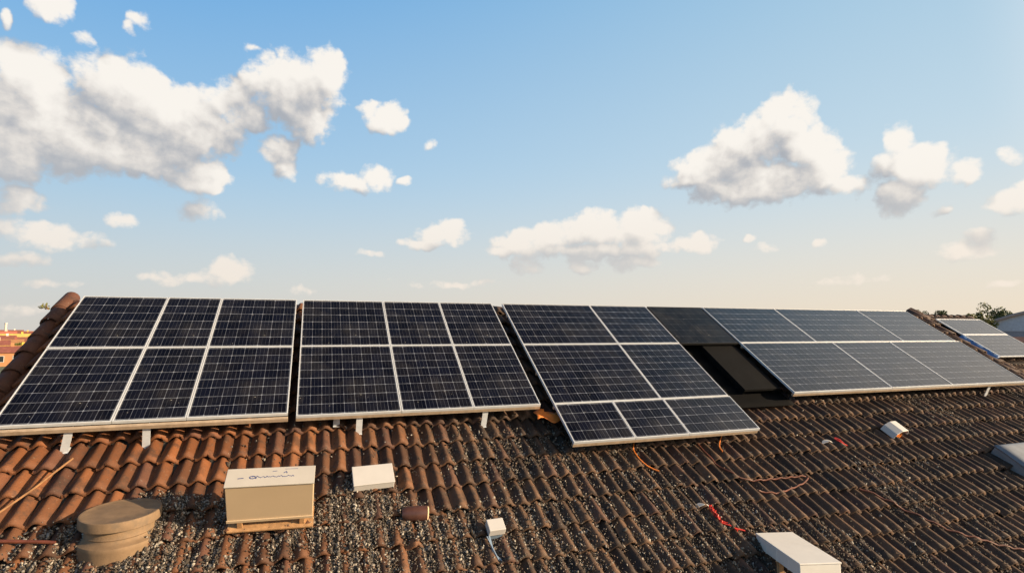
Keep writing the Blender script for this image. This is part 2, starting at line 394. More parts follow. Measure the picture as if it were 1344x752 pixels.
# ------------------------------------------------------------------ the tiled house
house = thing('tiled_house', 'house with a long tiled roof that carries the big solar arrays', 'house', s=0, v=0)
def tiles(name, mat, parent, s0, s1, vb, vt, mirror=False, nx=11, nv=5, P0=S0, Vb=V0, seed=3, pitch=PITCHT, course=COURSE, amp=.076):
    r = np.random.default_rng(seed)
    k0 = math.ceil((s0-P0)/pitch); k1 = math.floor((s1-P0)/pitch)
    c0 = math.floor((vb-Vb)/course); c1 = math.floor((vt-Vb)/course)
    cols_ = np.arange(k0, k1+1); rows = np.arange(c0, c1+1)
    K, C = np.meshgrid(cols_, rows, indexing='ij'); K = K.ravel(); C = C.ravel(); T = len(K)
    x = np.linspace(-.54, .54, nx); w = np.linspace(0, 1.12, nv)
    X, Wd = np.meshgrid(x, w, indexing='ij')                       # nx, nv
    lipX = x; 
    jit = lambda a: r.uniform(-a, a, T)[:, None, None]
    slip = (r.random(T) < .03)*r.uniform(-.07, -.02, T)
    rowoff = r.uniform(-.022, .022, 400)[(C-c0)]
    sc = P0 + K[:, None, None]*pitch + jit(.010) + rowoff[:, None, None]; rot = jit(.045)
    vc = Vb + C[:, None, None]*course + jit(.018) + slip[:, None, None]
    taper = 1.06 - .20*Wd[None]
    s_ = sc + X[None]*pitch*taper + rot*Wd[None]*course
    v_ = vc + Wd[None]*course*1.0 + 0*s_
    A = amp*(1+jit(.07))
    cc = .5+.5*np.cos(2*np.pi*X[None]/1.0)
    h_ = A*cc**.85*taper + .060*(1-Wd[None]) - .030 + jit(.008) + jit(.009)*Wd[None]
    h_ = h_ + .0022*np.sin(s_*61+v_*37)*np.sin(v_*53-s_*29)
    # small chips on the lower edge
    chip = (r.random((T, nx)) < .10)*r.uniform(.0, .022, (T, nx))
    v_[:, :, 0] += chip
    v_ = np.minimum(v_, vt)
    lip_s = s_[:, :, 0]; lip_v = v_[:, :, 0]+.002; lip_h = h_[:, :, 0]-.046
    Sx = np.concatenate([lip_s[:, :, None], s_], 2); Vx = np.concatenate([lip_v[:, :, None], v_], 2); Hx = np.concatenate([lip_h[:, :, None], h_], 2)
    V = np.stack([Sx, Vx, Hx], -1).reshape(-1, 3); per = nx*(nv+1)
    q = [(i*(nv+1)+j, (i+1)*(nv+1)+j, (i+1)*(nv+1)+j+1, i*(nv+1)+j+1) for i in range(nx-1) for j in range(nv)]
    Q = (np.arange(T)[:, None, None]*per + np.array(q)[None]).reshape(-1, 4)
    tint = np.repeat(r.random(T), per); tone = np.repeat(r.random(T), per)
    return np_mesh(name, V, Q, mat, parent, True, {'tint': tint, 'tone': tone})
roof = tiles('roof', M_TILE, house, SL, SR, VB, VT)
MB().box(SL-.05, SR+.05, VB, VT+.02, -.14, -.035).build('roof_deck', simple('roof_felt', (.03, .028, .026), .9), house)
def barrel(mb_v, mb_f, tt, p0, p1, r0, r1, up, n=9, tint=.5, lip=.02):
    """half-barrel tile from p0 to p1"""
    d = (p1-p0).normalized(); side = d.cross(up).normalized(); base = len(mb_v)
    rings = [(p0, r0-lip), (p0, r0), (p0+(p1-p0)*.5, (r0+r1)/2), (p1, r1)]
    for (p, r_) in rings:
        for k in range(n):
            a = math.pi*(k/(n-1))*1.16-.08*math.pi
            mb_v.append(tuple(p + side*math.cos(a)*r_ + up*math.sin(a)*r_))
            tt.append(tint)
    for i in range(len(rings)-1):
        for k in range(n-1): mb_f.append((base+i*n+k, base+i*n+k+1, base+(i+1)*n+k+1, base+(i+1)*n+k))
def barrel_row(name, a, b, up, step, r0, r1, parent, mat=M_TILE, jitter=.012):
    vs, fs, tt = [], [], []; L = (b-a).length; d = (b-a).normalized(); k = int(L/step)
    for i in range(k+1):
        j = Vector([random.uniform(-jitter, jitter) for _ in range(3)])
        p0 = a+d*(i*step)+j; p1 = p0+d*(step*1.22)
        p1 -= up*.012
        barrel(vs, fs, tt, p0+up*.02, p1, r0, r1, up, tint=random.random()*.25)
    return np_mesh(name, vs, fs, mat, parent, True, {'tint': tt, 'tone': np.full(len(tt), .93)})
# verge rolls down both gable edges, ridge caps along the top
for s_ in (SL-.03, SR+.03):
    barrel_row('verge_tiles', Vector((s_, VB, -.055)), Vector((s_, VT-.04, -.055)), Vector((0, 0, 1)), .43, .135, .115, house)
rid_up = Vector((0, math.sin(TH), math.cos(TH)))
barrel_row('ridge_tiles', Vector((SL-.1, VT+.02, -.12)), Vector((SR+.1, VT+.02, -.12)), rid_up, .42, .130, .115, house)
# the back slope, the walls and gables, in world space under the house
Rinv = RM.inverted()
ridge = RM @ Vector((0, VT, -.05)); eave = RM @ Vector((0, VB, -.1))
half = ridge.y-eave.y
def wpt(x, y, z): return Rinv @ Vector((x, y, z))
b = MB(); b.add([wpt(SL-.05, ridge.y, ridge.z-.01), wpt(SR+.05, ridge.y, ridge.z-.01), wpt(SR+.05, ridge.y+half, eave.z), wpt(SL-.05, ridge.y+half, eave.z),
   wpt(SL-.05, ridge.y, ridge.z-.12), wpt(SR+.05, ridge.y, ridge.z-.12), wpt(SR+.05, ridge.y+half, eave.z-.12), wpt(SL-.05, ridge.y+half, eave.z-.12)],
   [(0,1,2,3),(7,6,5,4),(0,3,7,4),(1,5,6,2),(3,2,6,7),(0,4,5,1)])
o = b.build('back_slope', simple('old_brown_tile', (.15, .08, .05), .85, 0, .3, 3, .2), house)
x0, x1, y0, y1 = SL+.35, SR-.35, eave.y+.5, ridge.y+half-.5
zr = lambda y: ridge.z-.16-abs(y-ridge.y)*math.tan(TH)
ym = ridge.y
b = MB(); vs = []
for x in (x0, x1):
    vs += [wpt(x, y0, 0), wpt(x, y1, 0), wpt(x, y1, zr(y1)), wpt(x, ym, zr(ym)), wpt(x, y0, zr(y0))]
b.add(vs, [(0,1,2,3,4),(9,8,7,6,5),(0,4,9,5),(1,6,7,2)])
b.build('wall', M_PLASTER, house)
for x in (-2, 1.5, 5, 8.5, 12, 15):
    w = MB(); 
    for (xa, xb, za, zb) in ((x-.5, x+.5, 1.0, 1.08), (x-.5, x+.5, 2.2, 2.28), (x-.5, x-.42, 1.08, 2.2), (x+.42, x+.5, 1.08, 2.2)):
        vsx = [wpt(a_, y_, z_) for z_ in (za, zb) for (a_, y_) in ((xa, y0-.06), (xb, y0-.06), (xb, y0+.02), (xa, y0+.02))]
        w.add(vsx, [(0,3,2,1),(4,5,6,7),(0,1,5,4),(1,2,6,5),(2,3,7,6),(3,0,4,7)])
    fr = w.build('window', M_WHITE, house)
    q = MB(); vsx = [wpt(a_, y_, z_) for z_ in (1.08, 2.2) for (a_, y_) in ((x-.42, y0-.03), (x+.42, y0-.03), (x+.42, y0+.01), (x-.42, y0+.01))]
    q.add(vsx, [(0,3,2,1),(4,5,6,7),(0,1,5,4),(1,2,6,5),(2,3,7,6),(3,0,4,7)]).build('pane', M_GLASS, fr)
MB().tube([Vector((SL-.1, VB-.06, -.12)), Vector((SR+.1, VB-.06, -.12))], .06, 10).build('gutter', M_LEG, house)

# ------------------------------------------------------------------ solar panels
HP = .40    # glass plane above the tiles
def panel(s0, s1, v0, v1, nx, ny, label, mat=None, h=HP, group='solar panels on the long tiled roof', fw=.016, dull=False, gap=.003, M0=None, fmat=None):
    cx, cy = (s0+s1)/2, (v0+v1)/2
    t = thing('solar_panel', label, 'solar panel', cx, cy, h-.04, group)
    if M0 is not None: t.matrix_world = M0 @ Matrix.Translation((cx, cy, h-.04))
    t.matrix_world = t.matrix_world @ Matrix.Rotation(random.uniform(-.0012, .0012), 4, 'Z') @ Matrix.Rotation(random.uniform(-.0035, .0035), 4, 'X')
    a, b_ = (s1-s0)/2-gap, (v1-v0)/2-gap; a2, b2 = a-fw, b_-fw
    f = MB()
    zt, zb = .042, .0
    vs = [(-a,-b_,zb),(a,-b_,zb),(a,b_,zb),(-a,b_,zb),(-a,-b_,zt),(a,-b_,zt),(a,b_,zt),(-a,b_,zt),
          (-a2,-b2,zt),(a2,-b2,zt),(a2,b2,zt),(-a2,b2,zt),(-a2,-b2,zt-.006),(a2,-b2,zt-.006),(a2,b2,zt-.006),(-a2,b2,zt-.006)]
    f.add(vs, [(0,1,5,4),(1,2,6,5),(2,3,7,6),(3,0,4,7),(4,5,9,8),(5,6,10,9),(6,7,11,10),(7,4,8,11),(8,9,13,12),(9,10,14,13),(10,11,15,14),(11,8,12,15)])
    f.build('frame', fmat or M_FRAME, t, bevel=.0015, seg=1)
    MB().box(-a+.003, a-.003, -b_+.003, b_-.003, .004, .012).build('backsheet', M_BACK, t)
    g_ = MB().add([(-a2,-b2,zt-.0062),(a2,-b2,zt-.0062),(a2,b2,zt-.0062),(-a2,b2,zt-.0062)], [(0,1,2,3)]).build('cell_sheet', mat or M_CELL, t)
    uvl = g_.data.uv_layers.new(name='cells'); m_ = .10; ox, oy = random.randint(0, 40), random.randint(0, 40)
    for lp, (uu, vv) in zip(uvl.data, ((-m_*.6,-m_),(nx+m_*.6,-m_),(nx+m_*.6,ny+m_),(-m_*.6,ny+m_))): lp.uv = (uu+ox, vv+oy)
    return t
P5 = lambda x: x*5.4
VTOP, VMID, VBOT, VEXT = P5(1.712), P5(1.4425), P5(1.1395), P5(.983)
def array(edges_top, edges_bot, which):
    names = {1: ['left'], 2: ['left', 'right'], 3: ['left', 'middle', 'right']}
    for row, (ed, va, vb, wd) in enumerate(((edges_top, VMID, VTOP, 'upper'), (edges_bot, VBOT, VMID, 'lower'))):
        k = len(ed)-1
        for i in range(k):
            w = ed[i+1]-ed[i]; nx = max(3, round(w/.165)); ny = 6 if row == 0 else 8
            panel(ed[i], ed[i+1], va, vb, nx, ny, f'framed dark solar panel, {wd} {names[k][i]} one in {which}')
A1 = [P5(-.645), P5(-.425), P5(-.276), P5(-.053)]
A2 = [P5(-.0345), P5(.227), P5(.425), P5(.625)]
A3 = [P5(.666), P5(1.032), P5(1.292)]
sA = px(1018, 406, HP)[0]; sB = px(1118, 408, HP)[0]; sC = px(1095, 452, HP)[0]; sD = px(1168, 450, HP)[0]
sA = (sA+px(1068, 447, HP)[0])/2; sB = (sB+px(1192, 446, HP)[0])/2
sC = (sC+px(1173, 509, HP)[0])/2; sD = (sD+px(1250, 503, HP)[0])/2
A4T = [P5(1.575), sA, sB, P5(2.825)]; A4B = [P5(1.575), sC, sD, P5(2.845)]
_vb = VBOT; VBOT = P5(1.150); array(A1, A1, 'the leftmost array beside the verge tiles'); VBOT = _vb
array(A2, A2, 'the second array from the left')
array(A3, A3, 'the third array from the left')
array(A4T, A4B, 'the long rightmost array')
e1 = px(806, 530, HP)[0]; e2 = A3[1]; e1 = (e1+px(836, 576, HP)[0])/2; e2b = (px(870, 524, HP)[0]+px(906, 569, HP)[0])/2
for a_, b_, nm in ((A3[0], e1, 'left'), (e1, e2b, 'middle'), (e2b, A3[2]+.02, 'right')):
    panel(a_, b_, VEXT, VBOT, max(3, round((b_-a_)/.2)), 4, f'short dark solar panel, {nm} in the extra bottom row of the third array')
# panel coloured as if shaded, added shade sheet and black boards in the gap between the third and the long array
panel(P5(1.292)+.05, P5(1.575)-.02, VMID, VTOP, 8, 6, 'shade-darkened solar panel without a white frame in the gap before the long array', M_CELLD, HP-.012, fmat=M_BACK)
g1 = thing('shade_sheet', 'black membrane sheet added as shadow over the tiles in the gap before the long array', 'shading', P5(1.43), (VBOT+VTOP)/2, .0)  # black sheet added where the tiles only lie in shadow
w_half = (P5(1.575)-P5(1.292))/2+.12
b = MB(); hv = (VTOP-VBOT)/2
nxs, nys = 16, 30; vs = []
for j in range(nys+1):
    for i in range(nxs+1):
        x = -w_half+2*w_half*i/nxs; y = -hv-.05+2*hv*j/nys
        vs.append((x, y, .14+.014*math.sin(y*15.7)+.012*mn.noise(Vector((x*4, y*4, 0)))))
b.add(vs, [(j*(nxs+1)+i, j*(nxs+1)+i+1, (j+1)*(nxs+1)+i+1, (j+1)*(nxs+1)+i) for j in range(nys) for i in range(nxs)])
o = b.build('sheet', M_BLACK, g1, True); sol = o.modifiers.new('t', 'SOLIDIFY'); sol.thickness = .008
o.name = 'shading'
q = [px(920, 453, .3), px(967, 450, .3), px(1017, 509, .3), px(979, 512, .3)]
cxm, cym = sum(a for a, _ in q)/4, sum(a for _, a in q)/4
bw = ((q[1][0]-q[0][0])+(q[2][0]-q[3][0]))/4; bh = (q[0][1]+q[1][1]-q[2][1]-q[3][1])/4
t = thing('black_board', 'long black board lying on the black shade sheet between two arrays', 'board', cxm, cym, .15)
MB().box(-bw, bw, -bh, bh, .1, .15).build('plank', M_BOARD, t, bevel=.004)
MB().box(-bw+.04, -bw+.1, -bh+.05, bh-.05, 0, .1).build('batten', M_BOARD, t); MB().box(bw-.1, bw-.04, -bh+.05, bh-.05, 0, .1).build('batten', M_BOARD, t)

# mounting frames: rails under the panels, legs down to the tiles
def mount(sa, sb, va, vt, legs, which, rails=None, back=()):
    t = thing('mounting_frame', f'aluminium rails and legs holding up {which}', 'mounting frame', (sa+sb)/2, va, 0, 'mounting frames under the arrays')
    cx = (sa+sb)/2
    def rail(v, nm='rail', hh=.055):
        MB().box(sa-cx, sb-cx, v-va-.0, v-va+.045, HP-.043-hh, HP-.041).build(nm, M_RAIL, t, bevel=.003, seg=1)
    rail(va+.004, 'front_rail')
    for v in (rails or [vt-.4, (va+vt)/2]): rail(v, 'rail', .05)
    for (s_, lean, dv) in legs:
        top = Vector((s_-cx, dv+.03, HP-.06)); foot = Vector((s_-cx+lean, dv-.02, float(tile_h(s_+lean, va+dv))+.01))
        lg = MB().bar(top, foot, .085, .012, (0, 1, 0)).bar(top+Vector((.026, .016, 0)), foot+Vector((.026, .016, 0)), .006, .04, (0, 1, 0)).build('leg', M_LEG, t)
        MB().box(foot.x-.045, foot.x+.045, foot.y-.02, foot.y+.08, foot.z-.012, foot.z-.002).build('foot_plate', M_LEG, lg)
    for s_ in back:
        for v in (vt-.35, (va+vt)/2):
            z = float(tile_h(s_, v)); MB().box(s_-cx-.025, s_-cx+.025, v-va, v-va+.03, z, HP-.09).build('leg', M_LEG, t)
def ls(x, y): return px(x, y, HP-.06)[0]
mount(A1[0], A1[3], VBOT, VTOP, [(ls(90, 564), -.09, .02), (ls(191, 560), -.03, .03)], 'the leftmost array', back=(A1[0]+.5, A1[3]-.4))
mount(A2[0], A2[3], VBOT, VTOP, [(ls(473, 551), 0, .02), (ls(640, 541), .0, .02), (ls(443, 553), 0, .14)], 'the second array', back=(A2[0]+.5, A2[3]-.4))
mount(A3[0], A3[2], VEXT, VTOP, [(A3[0]+.3, 0, .7), (A3[2]-.4, 0, .7)], 'the third array', [VTOP-.4, VMID-.8, VBOT-.03], back=(A3[0]+.5, A3[2]-.4))
mount(A4B[0], A4B[3], VBOT, VTOP, [(ls(1297, 501), 0, .03), (A4B[0]+.8, 0, .5), (A4B[0]+3.4, 0, .5)], 'the long array at the right', back=(A4B[0]+.6, A4B[3]-.6))

# ------------------------------------------------------------------ things on the roof
# round clay vent cap, standing plumb on the slope
RV = .375
vs_, vv_ = px(150, 722, .05)
tl_ = R(-4); VM = Matrix.Rotation(-tl_, 4, 'X')
front = RM @ Vector((vs_, vv_, .06))
vc_ = front + (VM.to_3x3() @ Vector((-.05, RV, 0)))
vc_ = vc_ + (cam.location-vc_).normalized()*.16
t = thing('roof_vent', 'round ochre clay vent with a broad lid between the gravel and the orange tiles', 'roof vent', loc=vc_)
t.rotation_euler = (-tl_, 0, 0)
base_prof = [(1.0, -.5), (1.02, -.10), (1.04, -.03), (1.02, .03), (.93, .07), (.88, .09), (.85, .13), (.84, .17), (.86, .20), (.84, .23), (.83, .44)]
MB().lathe([(r*RV, z*RV) for r, z in base_prof], 56).build('collar', M_CLAY, t, True)
lid_prof = [(.83, .44), (.985, .445), (1.0, .46), (1.0, .68), (.985, .71), (.95, .72), (.93, .712), (.55, .735), (.05, .745)]
MB().lathe([(r*RV, z*RV) for r, z in lid_prof], 56).build('lid', M_CLAY, t, True)

def rbox(x, y, h=0): s, v = px(x, y, h); return s, v
# big beige equipment box
H0, H1 = .20, .74
fl = px(297.5, 686, H0); fr_ = px(410, 678, H0); tl = px(297.5, 635, H1); tr = px(410, 627, H1)
cs, cv = (fl[0]+fr_[0])/2, (fl[1]+fr_[1])/2; wd = (fr_[0]-fl[0])/2
rot = math.atan2(fr_[1]-fl[1], fr_[0]-fl[0])
t = thing('equipment_box', 'large beige metal box on wooden feet with blue print on its top', 'equipment box', cs, cv, 0, rz=rot)
DEP = .235
MB().box(-wd, wd, 0, DEP, H0, H1).build('casing', M_BEIGE, t, bevel=.006)
MB().box(-wd-.008, wd+.008, -.01, DEP+.01, H1+.001, H1+.018).build('top_cover', M_LID, t, bevel=.004)
MB().box(-wd-.004, wd+.004, -.012, -.001, H0-.001, H0+.035).build('lower_trim', M_BEIGE, t, bevel=.002)
for x in (-wd+.10, wd-.14): MB().box(x, x+.055, -.01, .05, .111, H0-.001).build('foot', M_WOOD, t, bevel=.004)
for x in (-wd+.10, wd-.14): MB().box(x, x+.055, DEP-.1, DEP-.03, .111, H0-.001).build('foot', M_WOOD, t)
MB().box(-wd, wd+.01, -.05, DEP, .085, .11).build('base_board', M_WOOD, t, bevel=.004)
ink = MB(); z = H1+.0195
def scrib(pts, r=.004):
    for a_, b_ in zip(pts[:-1], pts[1:]): ink.bar((a_[0], a_[1], z), (b_[0], b_[1], z), r*2, .001, (0, 0, 1))
random.seed(5)
x = -wd*.43; pts = []
while x < wd*.55:
    pts.append((x, .11+random.uniform(-.014, .014)*(1.6 if x < -wd*.3 else .8))); x += random.uniform(.006, .014)
scrib(pts, .003)
scrib([(-wd*.42+.03*math.cos(a*.7), .11+.018*math.sin(a*.7)) for a in range(9)], .005)
scrib([(-wd*.75, .10), (-wd*.62, .105)], .005); scrib([(wd*.28, .155), (wd*.34, .175), (wd*.36, .15)], .004)
scrib([(wd*.02, .185), (wd*.12, .187)], .003); scrib([(wd*.3, .21), (wd*.6, .21)], .002)
ink.build('printed_marks', M_INK, t)

def flatbox(name, label, cat, corners, h1, ht, mat, parts=True, lift=.05):
    """low box with its top corners seen at back-left, back-right, front-right, front-left"""
    q = [px(a_, b_, h1) for a_, b_ in corners]
    cx_, cy_ = sum(a for a, _ in q)/4, sum(a for _, a in q)/4
    t = thing(name, label, cat, cx_, cy_, 0)
    u = (Vector((q[1][0]-q[0][0], q[1][1]-q[0][1], 0))+Vector((q[2][0]-q[3][0], q[2][1]-q[3][1], 0)))/2
    v = (Vector((q[0][0]-q[3][0], q[0][1]-q[3][1], 0))+Vector((q[1][0]-q[2][0], q[1][1]-q[2][1], 0)))/2
    ang = math.atan2(v.y, v.x)-math.pi/2 if 'duct' in name else math.atan2(u.y, u.x)
    t.matrix_world = RM @ Matrix.Translation((cx_, cy_, 0)) @ Matrix.Rotation(ang, 4, 'Z')
    a, b_ = u.length/2, v.length/2
    return t, a, b_
t, a, b_ = flatbox('junction_box', 'flat white box on the tiles just right of the big beige box', 'junction box', [(461, 613), (513, 608), (519, 631), (466, 637)], .20, .1, M_WHITE)
MB().box(-a, a, -b_, b_, .09, .182).build('casing', M_WHITE, t, bevel=.008)
MB().box(-a-.006, a+.006, -b_-.006, b_+.006, .183, .202).build('lid', M_WHITE, t, bevel=.006)
for sx in (-1, 1): MB().box(sx*(a-.06)-.02, sx*(a-.06)+.02, -b_+.02, b_-.02, .0, .089).build('foot', M_LEG, t)
t, a, b_ = flatbox('junction_box', 'small white cube box on a bent blue-grey bracket in the gravel', 'junction box', [(638, 681), (659, 679), (665, 693), (643, 697)], .20, .1, M_WHITE)
MB().box(-a, a, -b_, b_, .10, .20).build('casing', M_WHITE, t, bevel=.008)
bk = MB()
bk.bar((-a+.01, -b_+.02, .11), (-a+.02, -b_-.22, .05), .02, .008, (0, 0, 1)); bk.bar((-a+.02, -b_-.20, .055), (-a+.1, -b_-.32, .05), .016, .006, (0, 0, 1))
bk.bar((-a-.02, -b_+.0, .11), (-a+.06, -b_-.30, .05), .012, .006, (0, 0, 1))
bk.box(-a+.02, a-.02, -b_+.02, b_-.02, .02, .099)
bk.build('bracket', simple('blue_grey_steel', (.22, .30, .40), .4, .3), t)
M_DUCT = simple('pale_duct_paint', (.74, .70, .64), .45, 0, .05, 3, .02, (.5, .46, .4, .3))
# level duct box: its back end sits on the slope, its front end stands on wooden posts
bkp = cam.location + Vector((5.99, 6.16, -2.715)); DW, DL, DH = .255, 1.0, .17; drz = math.atan2(-.25, .97)
t = thing('ventilation_duct', 'long pale metal duct box standing level on wooden posts at the bottom right', 'ventilation duct', loc=bkp, rz=-math.atan2(.26, .96))
MB().box(-DW, DW, -DL, 0, -DH, -.022).build('casing', M_DUCT, t, bevel=.008)
MB().box(-DW-.008, DW+.008, -DL-.008, .008, -.021, 0).build('top_cover', M_DUCT, t, bevel=.006)
for sx in (-1, 1): MB().box(sx*(DW-.06)-.03, sx*(DW-.06)+.03, -DL+.02, -DL+.08, -.80, -DH-.001).build('post', M_WOOD, t)
for sx in (-1, 1): MB().box(sx*(DW-.06)-.03, sx*(DW-.06)+.03, -DL*.5, -DL*.5+.06, -.50, -DH-.001).build('post', M_WOOD, t)
for k in range(3): MB().box(-DW-.004, DW+.004, -.25-k*.25-.006, -.25-k*.25+.006, -DH-.002, -.0225).build('seam', M_DUCT, t)

# roof window box at the right edge of the picture
s_, v_ = px(1306, 586, .2); v_ -= .62
t = thing('roof_hatch', 'grey domed roof hatch cut by the right edge of the photo', 'roof hatch', s_, v_, 0)
prof = [(0, .0), (0, .20), (.0, .20)]
MB().box(0, 1.1, 0, .62, -.02, .20).build('kerb', simple('dull_grey_sheet', (.20, .20, .21), .5), t, bevel=.01)
dome = MB(); nxs, nys = 16, 12; vs = []
for j in range(nys+1):
    for i in range(nxs+1):
        u_ = i/nxs*2-1; w2 = j/nys*2-1
        z_ = .22+.12*(max(0, 1-u_**6)*max(0, 1-w2**6))**.5*.55
        vs.append((-.02+1.14*(i/nxs), -.02+.66*(j/nys), z_))
dome.add(vs, [(j*(nxs+1)+i, j*(nxs+1)+i+1, (j+1)*(nxs+1)+i+1, (j+1)*(nxs+1)+i) for j in range(nys) for i in range(nxs)])
o = dome.build('cover', simple('pale_blue_grey_plastic', (.17, .18, .20), .4), t, True); sol = o.modifiers.new('t', 'SOLIDIFY'); sol.thickness = .03
# small white hooded vent
s_, v_ = px(1176, 574, .03)
t = thing('hooded_vent', 'small white hooded vent with a painted orange throat on the right half of the tiles', 'hooded vent', s_, v_, 0, rz=.1)
MB().box(-.07, .10, -.02, .14, -.02, .13).build('underglow', M_ORANGE, t, bevel=.006)  # orange block stands in for warm light under the hood
hd = MB(); prof = [(-.24, .10), (-.20, .20), (-.08, .26), (.10, .25), (.15, .19), (.15, .14)]
vs = []
for yy in (-.07, .20):
    for (xx, zz) in prof: vs.append((xx, yy, zz))
k = len(prof); hd.add(vs, [(i, i+1, k+i+1, k+i) for i in range(k-1)])
o = hd.build('hood', M_WHITE, t); sol = o.modifiers.new('t', 'SOLIDIFY'); sol.thickness = .02; bv = o.modifiers.new('b', 'BEVEL'); bv.width = .006
# clay pipe stub lying in the gravel
s_, v_ = px(547, 674, .08)
t = thing('pipe_stub', 'short dark brown clay pipe stub with an end painted as sunlit lying in the gravel', 'pipe', s_, v_, .07, rz=-.12)
MB().tube([(-.17, 0, .0), (-.12, 0, .01), (.05, 0, .015), (.125, 0, .02)], [.07, .088, .092, .09], 20).build('pipe', M_PIPE, t, True)
MB().tube([(.1252, 0, .02), (.14, 0, .02)], [.084, .078], 20).build('lit_end', M_PIPEC, t, True)  # end disc painted pale as if the sun caught it
# white flap with red strap
def flap(px_, py_, label, sz, strap):
    s_, v_ = px(px_, py_, .06)
    t = thing('broken_vent_cap', label, 'vent cap', s_, v_, 0)
    b = MB(); n_ = 9; vs = [(-sz*.2, -.02, .11)]
    for k in range(n_):
        a_ = math.pi*.92*k/(n_-1)+.15; vs.append((-sz*.2+sz*math.cos(a_), sz*.62*math.sin(a_)-.02, (.035+.03*math.sin(a_))))
    b.add(vs, [(0, k, k+1) for k in range(1, n_)])
    o = b.build('cap', M_WHITE, t); sol = o.modifiers.new('t', 'SOLIDIFY'); sol.thickness = .01
    sb = MB()
    for pts in strap: sb.tube(pts, .011, 7)
    sb.build('strap', M_RED, t, True)
flap(924, 663, 'torn white vent cap with a tangle of bright red wire beside it', .12,
     [[(.07+.02*math.sin(i*1.9+k*2), -.03-i*.035, .07+.03*math.sin(i*2.3+k)) for i in range(9)] for k in range(4)] +
     [[(.09, -.30, .05), (.18, -.36, .06), (.26, -.42, .05), (.36, -.47, .055)], [(.08, -.26, .05), (.2, -.33, .05), (.24, -.46, .06)]])
flap(1088, 580, 'white triangular flap with a curved red strip, left of the hooded vent', .13,
     [[(.16, .05, .1), (.20, -.02, .12), (.25, -.09, .08), (.34, -.12, .05)], [(.14, .04, .1), (.19, -.06, .1), (.26, -.13, .06)]])
# loose orange sheet in the gap under the second array
s_, v_ = px(722, 545, .2)
t = MB(); vs = []
for j in range(6):
    for i in range(10): vs.append((-.30+.5*i/9+.06*j/5, -.2+.32*j/5+.03*math.sin(i), .03*math.sin(i*.9+j)))
t.add(vs, [(j*10+i, j*10+i+1, (j+1)*10+i+1, (j+1)*10+i) for j in range(5) for i in range(9) if not (j == 4 and i in (3, 4, 5))])
o = t.build('plastic_sheet', M_ORANGE, None, True); o.matrix_world = RM @ Matrix.Translation((s_, v_, .22)) @ Matrix.Rotation(-.25, 4, 'X') @ Matrix.Rotation(.12, 4, 'Y')
sol = o.modifiers.new('t', 'SOLIDIFY'); sol.thickness = .006
tag(o, 'crumpled orange plastic sheet under the gap between the second and third array', 'plastic sheet')

# cables and canes that follow the tiles
def cable(name, pts, r, mat, label, cat, lift=.02, group=None, n=8, follow=1.):
    P_ = [px(x, y, .06) for x, y in pts]; out_ = []
    for i in range(len(P_)-1):
        p0 = P_[max(0, i-1)]; p1 = P_[i]; p2 = P_[i+1]; p3 = P_[min(len(P_)-1, i+2)]
        L = math.dist(p1, p2); k = max(2, int(L/.06))
        for j in range(k):
            t_ = j/k
            c = [.5*((2*p1[m])+(-p0[m]+p2[m])*t_+(2*p0[m]-5*p1[m]+4*p2[m]-p3[m])*t_*t_+(-p0[m]+3*p1[m]-3*p2[m]+p3[m])*t_**3) for m in (0, 1)]
            hh = float(tile_h(c[0], c[1])); top = .08
            out_.append((c[0], c[1], hh*follow*.45+top*(1-.45*follow)+lift*.5))
    o0 = Vector(out_[0]); b = MB(); b.tube([Vector(p)-o0 for p in out_], r, n)
    o = b.build(name, mat, None, True); o.matrix_world = RM @ Matrix.Translation(o0)
    return tag(o, label, cat, group)
cable('cable', [(915, 583), (930, 600), (960, 622), (985, 630), (1020, 628), (1060, 624)], .012, M_RUST, 'reddish brown cable running right from under the third array', 'cable')
cable('cable', [(995, 645), (1018, 648), (1038, 642), (1056, 633), (1062, 624)], .012, M_RUST, 'short curled reddish cable below the longer one in the middle', 'cable')
cable('cable', [(1128, 640), (1160, 655), (1200, 675), (1250, 697), (1300, 712), (1360, 726)], .014, M_RUST, 'long reddish brown cable running to the right edge of the photo', 'cable')
cable('cable', [(833, 577), (831, 590), (838, 603), (850, 612), (870, 622)], .011, M_ORANGE, 'orange cable hanging from the bottom edge of the extra panel row', 'cable')
cable('cable', [(948, 570), (945, 578), (944, 588), (952, 598)], .010, M_ORANGE, 'short orange cable near the right corner of the extra panel row', 'cable')
cable('cane', [(-8, 682), (20, 662), (45, 645), (66, 628), (90, 610), (100, 602)], .012, M_TWIG, 'dry orange-brown cane lying across the tiles at the left edge', 'cane', .05, follow=.1)
cable('bar', [(-10, 713), (30, 713.5), (60, 714), (84, 716)], .018, M_RUST, 'thin rusty bar lying over gravel left of the round vent', 'bar', .03, follow=.0)

